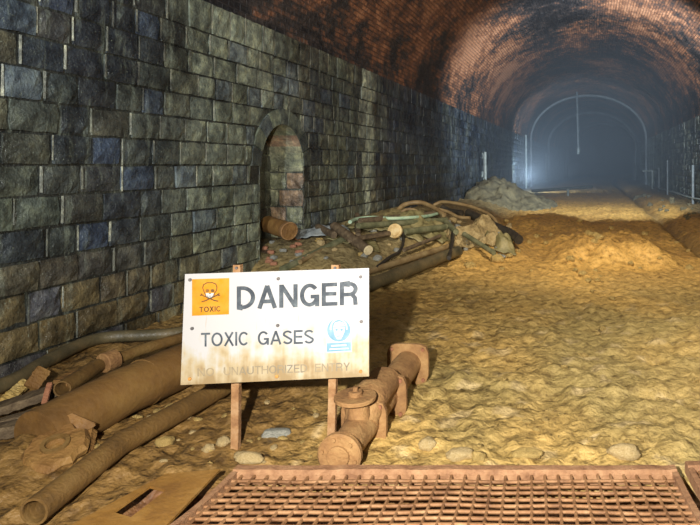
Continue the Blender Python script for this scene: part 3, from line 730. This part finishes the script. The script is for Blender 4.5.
pipe('pipe', [(-3.93, 3.6, .06), P(0, 386, 4.17), P(45, 362, 4.62), P(84, 343, 5.1), P(110, 337, 5.3), P(150, 335, 5.42), P(186, 331, 5.57), (-2.9, 6.2, .07)], .05, M['grey_pipe'], 'long grey pipe bending away from the foot of the left wall towards the sign', smooth=5, rough=0)

def plank(a, b, w, t, m, label, roll=0, name='plank', group=None, cat='plank'):
    a, b = Vector(a), Vector(b); d = (b - a).normalized(); x = d.cross(Vector((0, 0, 1))).normalized(); z = x.cross(d)
    if roll: q = Matrix.Rotation(roll, 3, d); x = q @ x; z = q @ z
    mb = MB(); rr = []; n = 14
    for k in range(n + 1):
        c = a.lerp(b, k / n); j = .006
        e = 1 - .12 * (k in (0, n))
        rr.append([c + x * sx * w / 2 * e * (1 + R.uniform(-.08, .08)) + z * sz * t / 2 * (1 + R.uniform(-.12, .12)) for sx, sz in ((-1, -1), (1, -1), (1, 1), (-1, 1))])
    mb.rings(rr); o = obj(name, mb, m, at=a); return tag(o, label, cat, group)
plank(P(-22, 436, 3.45), P(46, 422, 3.62), .11, .065, M['wood'], 'thick dark timber offcut lying lowest in the stack at the left edge')
plank(P(-22, 428, 3.55), P(47, 408, 3.75), .07, .022, M['wood'], 'thin brown lath lying on the lowest timber at the left edge')
plank(P(-22, 416, 3.7), P(56, 390, 3.95), .13, .05, M['wood'], 'broad grey-brown timber lying on top of the stack at the left edge')
plank(P(4, 402, 3.95), P(26, 383, 4.2), .07, .04, M['clod'], 'short ochre batten leaning between the timbers and the bent pipe', roll=.5)
plank(P(30, 388, 4.0), P(44, 369, 4.12), .09, .02, M['rust_pipe'], 'small tilted ochre plate standing on the timber stack', roll=.9, name='steel_plate', cat='plate')
plank(P(44, 404, 3.66), P(50, 383, 3.74), .028, .018, M['rust'], 'small upright rusty strap at the end of the timber stack', name='iron_strap', cat='strap')
plank(P(60, 384, 3.9), P(78, 374, 4.1), .09, .05, M['rust_pipe'], 'short rusty block wedged beneath the medium brown pipe', name='iron_block', cat='block')

# broken casting at the buried end of the wide pipe
cs = thing('broken_casting', P(58, 452, 3.35), 'broken ochre iron casting with round hole, lying in front of the wide pipe', 'casting')
c = P(56, 449, 3.2); mb = MB(); rr = []; seg = 20; n_ = Vector((.15, -.35, 1)).normalized(); x = n_.orthogonal().normalized(); y = n_.cross(x)
def rg(q, h, irr=0): return [c + n_ * h + (x * math.cos(2 * math.pi * j / seg) + y * math.sin(2 * math.pi * j / seg)) * q * (1 + irr * noise.noise((j * .9, 1, 0))) for j in range(seg)]
mb.rings([rg(.045, -.03), rg(.14, -.03, .5), rg(.15, .0, .5), rg(.13, .03, .5), rg(.05, .03), rg(.045, -.03)], False, False); obj('casting_body', mb, M['rust_pipe'], cs, smooth=True)
mb = MB(); mb.rings([rg(.045, .028), rg(.065, .028), rg(.065, .045), rg(.045, .045), rg(.045, .028)], False, False); obj('raised_rim', mb, M['dark_pipe'], cs, smooth=True)
plank(P(68, 440, 3.32), P(84, 418, 3.38), .15, .02, M['rust_pipe'], 'tilted rusty plate leaning on the buried end of the wide pipe', roll=.9, name='steel_plate', cat='plate')
plank(P(88, 452, 3.28), P(92, 430, 3.36), .05, .03, M['rust_pipe'], 'small rusty bracket standing just right of the broken casting', roll=1.2, name='bracket', cat='bracket')

# slotted steel plate beside the grating
mb = MB(); z = .055
def Q(px, py, z=z): Y = F * (CZ - z) / (py - HY); return P(px, py, Y)
outr = [Q(92, 540), Q(148, 485), Q(238, 468), Q(176, 532)]
outr = [(-2.02, 2.45, z), (-1.83, 3.0, z), (-1.58, 3.05, z), (-1.56, 2.45, z)]
outr = [Vector(o) for o in outr]; inn = [Q(113, 512), Q(150, 486), Q(166, 490), Q(131, 517)]
vs = [v for v in outr + inn] + [v - Vector((0, 0, .012)) for v in outr + inn]
fs = [(i, (i + 1) % 4, 4 + (i + 1) % 4, 4 + i) for i in range(4)]
fs += [tuple(8 + k for k in f[::-1]) for f in fs[:4]] + [(i, (i + 1) % 4, 8 + (i + 1) % 4, 8 + i) for i in range(4)] + [(4 + i, 4 + (i + 1) % 4, 12 + (i + 1) % 4, 12 + i) for i in range(4)]
mb.add(vs, fs); tag(obj('steel_plate', mb, M['plate'], at=outr[0]), 'flat brown steel plate with a long dark slot, left of the grating', 'plate')
#plank((-1.95, 3.03, .05), (-1.5, 3.16, .05), .10, .02, M['plate'], 'narrow muddy steel strip lying along the far edge of the slotted plate', name='steel_strip', cat='strip')

# ------------------------------------------------------------------ rusty gratings
def grating(name, x0, x1, y0, y1, z0, label, gap=.066):
    t = thing(name, ((x0 + x1) / 2, y0, z0), label, 'grating')
    Dm = y1 - y0
    def zf(x, y):
        a = y1 - y; return z0 - .012 + .16 * a * a + .006 * noise.noise((x * 4, y * 7, 1)) + .01 * noise.noise((x * 1.3, y * 2, 5))
    def bar(name_, x, w, a, b, h):
        mb = MB(); rr = []; n = 16
        for k in range(n + 1):
            y = a + (b - a) * k / n; zz = .16 * (y1 - y) ** 2 if abs(a - b) > .2 and w < .1 else 0
            rr.append([Vector((x + sx * w / 2, y, z0 + zz + sz)) for sx, sz in ((-1, -h), (1, -h), (1, .012), (-1, .012))])
        mb.rings(rr); return obj(name_, mb, M['frame'], t)
    mb = MB(); rr = []; n = 40
    for k in range(n + 1):
        x = x0 + (x1 - x0) * k / n; j = R.uniform(-.003, .003)
        rr.append([Vector((x, y, z0 + zz + j)) for y, zz in ((y1 - .005, -.05), (y1 - .005, .0), (y1 + .012, .016), (y1 + .062, .014), (y1 + .072, .002), (y1 + .072, -.05))])
    mb.rings(rr); obj('far_frame_bar', mb, M['frame'], t, smooth=True)
    bar('side_frame_bar', x0 + .012, .03, y0, y1, .045); bar('side_frame_bar', x1 - .012, .03, y0, y1, .045)
    mb = MB(); mb.box(((x0 + x1) / 2, y0, z0 + .16 * Dm * Dm - .02), (x1 - x0, .04, .05)); obj('near_frame_bar', mb, M['frame'], t)
    mb = MB(); x = x0 + .05; i = 0
    while x < x1 - .03:
        n = 26; pts = []
        for k in range(n + 1):
            y = y0 + Dm * k / n; xx = x + .006 * noise.noise((x * 3, y * 5, 2)); pts.append((xx, y, zf(xx, y) + .003))
        mb.tube(pts, .0085, 6); x += gap * R.uniform(.97, 1.03); i += 1
    obj('lengthwise_wires', mb, M['wire'], t, smooth=True)
    mb = MB(); y = y1 - .055
    while y > y0 + .02:
        n = int((x1 - x0) / .05); pts = []
        for k in range(n + 1):
            xx = x0 + .01 + (x1 - x0 - .02) * k / n; yy = y + .007 * noise.noise((xx * 2.5, y * 9, 3)); pts.append((xx, yy, zf(xx, yy) + .004))
        mb.tube(pts, .0082, 6); y -= gap * .93
    obj('crosswise_wires', mb, M['wire'], t, smooth=True)
    return t
grating('wire_grating', -1.50, .735, 1.9, 3.01, .05, 'wide rusty wire grating with pinkish frame along the bottom of the picture')
grating('wire_grating', .80, 1.9, 1.9, 3.05, .05, 'second rusty wire grating, only its corner showing at the bottom right')

# ------------------------------------------------------------------ debris along the left wall
def rest(px, py, up=.0): return hit(px, py, up)
# pipe stub before the refuge
ds = thing('pipe_stub', rest(280, 240), 'short wide ochre pipe stub, closed end facing out, lying in front of the wall niche', 'pipe')
a = P(268, 224, 8.6); b = P(289, 231, 8.25)
mb = MB(); mb.tube([a, b], .118, 24, rough=.08, hollow=False); obj('stub_barrel', mb, M['rust_pipe'], ds, smooth=True)
mb = MB(); d = (b - a).normalized(); x = d.orthogonal().normalized(); y = d.cross(x); sg = 24
def rq(q, h): return [b + d * h + (x * math.cos(2 * math.pi * j / sg) + y * math.sin(2 * math.pi * j / sg)) * q for j in range(sg)]
mb.rings([rq(.12, -.05), rq(.126, -.04), rq(.126, .01), rq(.112, .014), rq(.108, -.02), rq(.02, -.012)], True, True); obj('end_rim', mb, M['valve'], ds, smooth=True)
def H(px, py, Yg, up=.05):
    """point on top of the debris seen along a ray, kept near the expected distance"""
    p = hit(px, py, up)
    return p if abs(p.y - Yg) < 1.6 else P(px, py, Yg)
def pole(q0, q1, r, m, label, name='pole', cat='pole', ends=None, up=.06):
    rr = r[-1] if isinstance(r, list) else r
    a, b = H(*q0, up + rr), H(*q1, up + rr)
    if ends is None: return pipe(name, [a, b], r, m, label, cat, 14, False, 0, .12)
    t = thing(name, b, label, cat); mb = MB(); mb.tube([a, b], r, 16, rough=.12); obj('trunk', mb, m, t, smooth=True)
    mb = MB(); mb.disc(b + (b - a).normalized() * .008, b - a, rr * 1.05, .03, 18); q = obj('sawn_end', mb, ends, t, smooth=True); q['label'] = 'pale round sawn end'
    return t
pole((334, 226, 9.4), (368, 250, 8.9), .066, M['wood'], 'brown log with pale sawn end pointing down towards the sign', 'log', 'log', ends=M['palewood'], up=.1)
pole((282, 270, 7.9), (344, 239, 9.2), .05, M['greygreen'], 'mossy green-grey pole slanting up from behind the sign top', up=.03)
pole((362, 288, 7.4), (458, 251, 10.0), .085, M['grey_pipe'], 'thick dark pole running from behind the sign towards the mound', up=.0)
pole((364, 273, 7.9), (450, 246, 10.1), .045, M['hosebrown'], 'thinner brown pole lying just above the thick dark pole', up=.03)
pole((357, 215, 10.5), (358, 236, 9.8), .045, M['wood'], 'short dark stump at the left end of the pale green hose', 'stump', 'stump')
pole((358, 226, 10.2), (446, 220, 10.8), .05, M['greygreen'], 'green-grey pole lying just beneath the pale green hose', up=.1)
pole((404, 232, 10.1), (446, 227, 10.4), .055, M['greygreen'], 'short green-grey pole to the right of the cream lid', up=.1)
pole((350, 240, 9.6), (392, 233, 10.0), .04, M['wood'], 'thin dark stick reaching up to the cream lid', up=.08)
pole((360, 221, 11), (440, 213, 11.5), .05, M['wood'], 'dark timber pole behind the pale green hose', up=.1)
pole((318, 227, 9.3), (334, 235, 9.1), .05, M['wood'], 'dark stub of timber against the wall right of the niche', up=.08)
pole((300, 262, 8.3), (352, 234, 9.6), .03, M['hosebrown'], 'thin brown rod crossing beside the mossy pole')
pole((464, 234, 10.2), (494, 253, 9.7), .042, M['greygreen'], 'grey plank-like pole slanting down the front of the mound', up=.12)
pole((446, 222, 10.9), (456, 232, 10.5), .05, M['greygreen'], 'stubby pale pole end at the right end of the pale green hose', up=.15)
pole((404, 250, 9.4), (440, 236, 10.1), .03, M['wood'], 'thin dark stick lying on the olive folded sheet', up=.12)
lt = H(395, 231, 9.8, .2); mb = MB(); mb.disc(lt, (-.1, -1, .25), .115, .07, 26); mb.disc(lt + Vector((0, -.035, .01)), (-.1, -1, .25), .085, .03, 22)
tag(obj('round_lid', mb, M['cream'], at=lt, smooth=True), 'cream-coloured round lid standing up in the debris below the green hose', 'lid')
def hose(pts, r, m, label, name='hose', cat='hose'): return pipe(name, pts, r, m, label, cat, 10, False, 8, 0)
def hz_(l, up=.12): return [H(x, y, Y, up) for x, y, Y in l]
hose(hz_([(350, 222, 10.4), (357, 219, 10.5), (372, 217.5, 10.7), (392, 218.5, 10.8), (412, 217.5, 11), (428, 216, 11.1), (440, 213, 11.3)], .16), .03, M['green'], 'pale green hose stretched across the top of the debris')
hose([P(395, 214, 11.4), P(404, 205, 11.6), P(420, 202.5, 11.7), P(434, 208, 11.5), P(444, 215, 11.2)], .045, M['hosebrown'], 'brown hose arching over the debris behind the green hose')
hose([P(396, 216, 11.1), P(406, 209.5, 11.2), P(416, 210.5, 11.2), P(421, 217, 11)], .028, M['hosebrown'], 'small brown hose loop just behind the green hose')
hose([P(434, 205, 12.2), P(442, 202, 12.2), P(456, 203.5, 12), P(472, 207, 11.8), P(486, 213, 11.5), P(494, 219, 11.2), P(498, 227, 10.9)], .036, M['hosebrown'], 'long light brown hose arching over the right side of the mound')
hose([P(437, 209, 11.6), P(448, 212, 11.5), P(458, 217, 11.3), P(470, 218, 11.2)], .034, M['hosebrown'], 'pale brown hose end lying under the long arching hose')
hose([P(468, 213, 11.6), P(480, 219, 11.3), P(490, 224.5, 11), P(500, 229, 10.8), P(511, 234, 10.6), P(519, 240, 10.3)], .085, M['black'], 'thick black cable drooping down the right side of the mound', 'cable', 'cable')
hose([P(442, 207, 12), P(450, 211, 11.9), P(462, 213, 11.7)], .055, M['black'], 'short black cable inside the arching brown hose', 'cable', 'cable')
hose(hz_([(403, 232, 9.8), (403, 243, 9.5), (399, 252, 9.2), (390, 257, 9.0), (376, 268, 8.4)], .1), .024, M['black'], 'thin black cable curving down from beside the cream lid', 'cable', 'cable')
hose(hz_([(453, 230, 10.3), (452, 243, 10), (449, 258, 9.7)], .16), .034, M['black'], 'black cable hanging down the front of the mound', 'cable', 'cable')

# crumpled sheeting
def sheet(px, py, Y, L_, W_, rot, m, label, amp=.13, seed=0, lift=.04):
    c = P(px, py, Y); mb = MB(); nx, ny = 34, 26; ca, sa = math.cos(rot), math.sin(rot)
    for j in range(ny + 1):
        for i in range(nx + 1):
            u = (i / nx - .5) * L_; v = (j / ny - .5) * W_
            e = max(abs(i / nx - .5), abs(j / ny - .5)) * 2
            k = 1 + .22 * noise.noise((u * 2.1, v * 2.1, seed + 9)); X = c.x + (u * ca - v * sa) * k; Y_ = c.y + (u * sa + v * ca) * k
            r = abs(noise.noise((u * 2.3, v * 2.3, seed))) + .5 * abs(noise.noise((u * 5.1, v * 5.1, seed + 3)))
            z = g(X, Y_) + lift + amp * (1 - r * 1.9) * (1 - e ** 4 * .8)
            mb.add([(X, Y_, z)], [])
    n = nx + 1; mb.f = [(a * n + b, a * n + b + 1, (a + 1) * n + b + 1, (a + 1) * n + b) for a in range(ny) for b in range(nx)]
    o = obj('crumpled_sheet', mb, m, at=(c.x, c.y, g(c.x, c.y)), smooth='all'); so = o.modifiers.new('s', 'SOLIDIFY'); so.thickness = .012
    return tag(o, label, 'sheet')
sheet(385, 240, 10.0, 1.3, .8, .2, M['olive'], 'olive muddy crumpled sheet beneath the cream lid', seed=1, amp=.12, lift=.03)
sheet(432, 236, 10.6, .9, 1.0, -.3, M['olive'], 'olive folded sheet between the green hose and the mound', seed=5, amp=.15, lift=.03)
sheet(474, 236, 10.5, 1.0, 1.0, .5, M['clay'], 'ochre crumpled sheet heaped on the right end of the debris', seed=11, amp=.22, lift=.03)
sheet(322, 247, 9.0, .8, .6, .6, M['bluegrey'], 'blue-grey crumpled sheet lying between the niche and the log', seed=21, amp=.12)
sheet(500, 244, 10.2, .5, .5, .1, M['olive'], 'small pointed olive sheet scrap at the right foot of the mound', seed=31, amp=.22)
sheet(352, 252, 8.8, .7, .4, .3, M['olive'], 'narrow olive sheet trodden into the mud beside the log end', seed=41, amp=.06, lift=.02)

# ------------------------------------------------------------------ stones, clods, bricks
def rock_mesh(seed, sub=3, flat=.7, rough=.35, box=0):
    bm = bmesh.new(); bmesh.ops.create_icosphere(bm, subdivisions=sub, radius=1)
    for v in bm.verts:
        p = v.co.normalized()
        k = 1 + rough * noise.noise(p * 1.3 + Vector((seed, 0, 0))) + rough * .4 * noise.noise(p * 3.5 + Vector((0, seed, 0)))
        if box: k *= 1 / (abs(p.x) ** 6 + abs(p.y) ** 6 + abs(p.z) ** 6) ** (1 / 6) * .8
        v.co = p * k; v.co.z *= flat
    me = bpy.data.meshes.new('rock'); bm.to_mesh(me); bm.free()
    me.polygons.foreach_set('use_smooth', [True] * len(me.polygons)); return me
RM = [rock_mesh(i * 3.7) for i in range(6)]; RB = [rock_mesh(i * 5.1 + 2, 3, 1, .16, 1) for i in range(3)]
RMAT = {}
ZONE = {'clods scattered over the open mud': ((385, 700), (300, 460)), 'clods around the scraped mud ridge': ((500, 700), (218, 296)), 'stone chips between the pipes': ((95, 330), (392, 468)),
        'broken bricks at the niche foot': ((264, 304), (236, 268)), 'stones lodged in the debris': ((305, 520), (220, 262)), 'rubble along the right wall': ((634, 700), (186, 224))}
def rock(name, px, py, r, m, label, cat, group=None, sc=(1, 1, 1), box=False, sink=.35, rz=None):
    p = hit(px, py); me0 = R.choice(RB if box else RM); key = (me0.name, m)
    if key not in RMAT: c_ = me0.copy(); c_.materials.append(M[m]); RMAT[key] = c_
    o = bpy.data.objects.new(name, RMAT[key]); COL.objects.link(o); R_ = r * p.y / F
    o.scale = (R_ * sc[0], R_ * sc[1], R_ * sc[2]); o.rotation_euler = (R.uniform(-.2, .2), R.uniform(-.2, .2), R.uniform(0, 6.3) if rz is None else rz)
    if group:      # say which patch of ground, and how big
        (xa, xb), (ya, yb) = ZONE[group]; fx = (px - xa) / (xb - xa); fy = (py - ya) / (yb - ya)
        where = ('far', 'middle', 'near')[min(2, max(0, int(fy * 3)))] + ' ' + ('left', 'centre', 'right')[min(2, max(0, int(fx * 3)))]
        size = 'tiny' if r < 3.2 else 'larger'; tone = {'palestone': 'pale ', 'redbrick': 'red ', 'rubble': 'grey ', 'clod': 'ochre ', 'heap': 'dark '}[m]
        label = size + ' ' + tone + label + ', ' + where + ' of them'; group = size + ' ' + tone + group + ', ' + where
    o.location = (p.x, p.y + R_ * .5, g(p.x, p.y + R_ * .5) + R_ * sc[2] * .7 * (1 - 2 * sink)); return tag(o, label, cat, group)
rock('stone', 626, 462, 15, 'palestone', 'pale buff stone touching the far edge of the grating, towards the right', 'stone', sc=(1.1, .7, .75), rz=0)
rock('stone', 459, 464, 13, 'palestone', 'pale lumpy stone against the grating edge, right of the valve pipe', 'stone', sc=(1.1, .7, .7), rz=0)
rock('stone', 528, 462, 11, 'clod', 'low ochre clod against the grating edge halfway along it', 'stone', sc=(1.5, .6, .5), rz=0)
rock('stone', 478, 460, 8, 'clod', 'small ochre clod just right of the pale lumpy stone', 'stone')
rock('stone', 427, 452, 9, 'palestone', 'small pale stone between valve pipe and pale lumpy stone', 'stone')
rock('stone', 246, 466, 11, 'palestone', 'pale clod beside the left corner of the grating, below the sign', 'stone', sc=(1.3, .7, .6), rz=0)
rock('brick', 273, 440, 16, 'rubble', 'single buff brick lying between the two sign posts', 'brick', sc=(1.05, .45, .42), box=True, rz=.15, sink=.2)
rock('stone', 222, 448, 7, 'palestone', 'whitish stone just left of the left sign post', 'stone')
rock('stone', 207, 455, 6, 'palestone', 'small whitish pebble left of the sign post, nearer the plate', 'stone')
rock('stone', 163, 446, 8, 'clod', 'small ochre clod right beside the long straight pipe', 'stone')
rock('stone', 497, 262, 7, 'clod', 'ochre clod at the right foot of the debris mound', 'stone')
rock('stone', 470, 268, 6, 'clod', 'ochre clod on open mud just below the debris mound', 'stone')
rock('stone', 395, 282, 9, 'clod', 'squarish ochre clod right of the top corner of the sign', 'stone', box=True)
for i in range(36):
    px = R.uniform(385, 700); py = 300 + (R.random() ** 1.1) * 160
    rock('mud_clod', px, py, R.uniform(2.0, 4.6), 'clod', 'clod on the open mud between ridge and grating', 'clod', 'clods scattered over the open mud', sc=(1.2, 1, .7))
for i in range(34):
    px = R.uniform(500, 700); py = 218 + R.random() * 78
    rock('mud_clod', px, py, R.uniform(1.8, 4.5), 'clod', 'clod around the scraped mud ridge', 'clod', 'clods around the scraped mud ridge')
for i in range(30):
    px = R.uniform(95, 330); py = R.uniform(392, 468)
    rock('stone_chip', px, py, R.uniform(2.2, 5.5), R.choice(['palestone', 'clod', 'clod']), 'chip on the mud between brown pipes and valve pipe', 'stone', 'stone chips between the pipes', sc=(1.2, .8, .6))
for i in range(22):
    px = R.uniform(264, 304); py = R.uniform(236, 268)
    rock('brick_piece', px, py, R.uniform(2.5, 4.6), R.choice(['redbrick', 'redbrick', 'rubble']), 'brick piece at the niche foot', 'brick', 'broken bricks at the niche foot', box=True, sc=(1.1, .7, .6), sink=.1)
for i in range(40):
    px = R.uniform(305, 520); py = R.uniform(220, 262)
    rock('rubble_stone', px, py, R.uniform(2, 5), R.choice(['rubble', 'palestone', 'clod']), 'stone lodged among the left wall debris', 'stone', 'stones lodged in the debris', box=R.random() < .4)
for i in range(24):
    px = R.uniform(634, 700); py = 190 + (px - 634) * .30 + R.uniform(-4, 14)
    rock('rubble_stone', px, py, R.uniform(1.5, 3.2), 'heap', 'rubble stone at the right wall foot', 'stone', 'rubble along the right wall', box=R.random() < .5)

# grey heap further in
mb = MB(); n = 60; c = P(500, 205, 23.5); vs = []
for j in range(n + 1):
    for i in range(n + 1):
        u = i / n * 2 - 1; v = j / n * 2 - 1; X = c.x + u * 2.3; Y = c.y + v * 3.4; r = math.hypot(u, v)
        h = .85 * max(0, 1 - r) ** .75 * (1 + .75 * fbm(X * 1.8, Y * 1.8, 6, 5)) + .22 * fbm(X * 5, Y * 5, 2, 4)
        s_, l_ = inv(X, Y)
        if l_ < LL + .06: X += (LL + .06 - l_) * CA; Y -= (LL + .06 - l_) * SA
        mb.add([(X, Y, g(X, Y) - .04 + (h if r < 1 else -.1))], [])
m_ = n + 1; mb.f = [(a * m_ + b, a * m_ + b + 1, (a + 1) * m_ + b + 1, (a + 1) * m_ + b) for a in range(n) for b in range(n)]
tag(obj('spoil_heap', mb, M['heap'], at=(c.x, c.y, 0), smooth='all'), 'grey-green heap of spoil against the left wall beyond the debris', 'heap')

# ------------------------------------------------------------------ posts, rods and rails further in
def rod(a, b, r, m, label, name='post', cat='post'): return pipe(name, [a, b], r, M[m], label, cat, 10, False, 0, 0)
rod(P(485.5, 192, 23.5), P(485, 152, 23.5), .055, 'palepost', 'pale post rising behind the grey heap, nearest of the far left posts')
rod(P(526.5, 190, 40), P(526, 135, 40), .07, 'palepost', 'tall pale post at the left springing of the lining ring')
rod(T(54, LL + .3, 0), T(54, LL + .3, 2.6), .07, 'palepost', 'faint pale post on the left just beyond the lining ring')
rod(T(70, LL + .3, 0), T(70, LL + .3, 2.8), .08, 'palepost', 'faintest pale post, furthest into the haze on the left')
hp = thing('hanging_rod', P(578, 97, 41), 'thin grey rod hanging from the vault crown in the haze', 'rod')
mb = MB(); mb.tube([P(577, 92, 41), P(578.5, 153, 41)], .07, 10); obj('rod', mb, M['greypost'], hp, smooth=True)
mb = MB(); mb.tube([P(578.5, 148, 41), P(578.5, 154, 41)], .10, 10); obj('rod_tip', mb, M['palepost'], hp, smooth=True)
rod(P(532, 191, 33), P(592, 187, 35), .09, 'greypost', 'long grey pipe lying across the mud beneath the lining ring', 'pipe', 'pipe')
rod(P(568, 196, 31), P(568, 189, 31), .06, 'palepost', 'short white stake in front of the pipe lying across the mud')
rod(P(643, 171, 37), P(652.5, 171, 36), .05, 'palepost', 'short horizontal rail at the top of the far right post', 'rail', 'rail')
rod(P(652.5, 171, 36), P(652.5, 192, 36), .06, 'palepost', 'pale upright post at the far end of the right-hand handrail')
hose([P(652.5, 186, 36), P(662, 189, 31), P(676, 193, 26), P(690, 197.5, 22.5), P(706, 200, 20)], .03, M['palepost'], 'thin pale line strung low along the right wall', 'guide_line', 'line')
rod(P(659, 194, 33), P(659, 168, 33), .05, 'greypost', 'grey post on the right just behind the pale upright post')
rod(P(667.5, 200, 28.5), P(667.5, 160, 28.5), .045, 'greypost', 'thin grey post against the right wall, middle of the right row')
rod(P(693, 212, 22), P(693, 165, 22), .05, 'greypost', 'grey post closest to the right edge, against the right wall')
for o in bpy.data.objects:
    if '_w' in o: del o['_w']
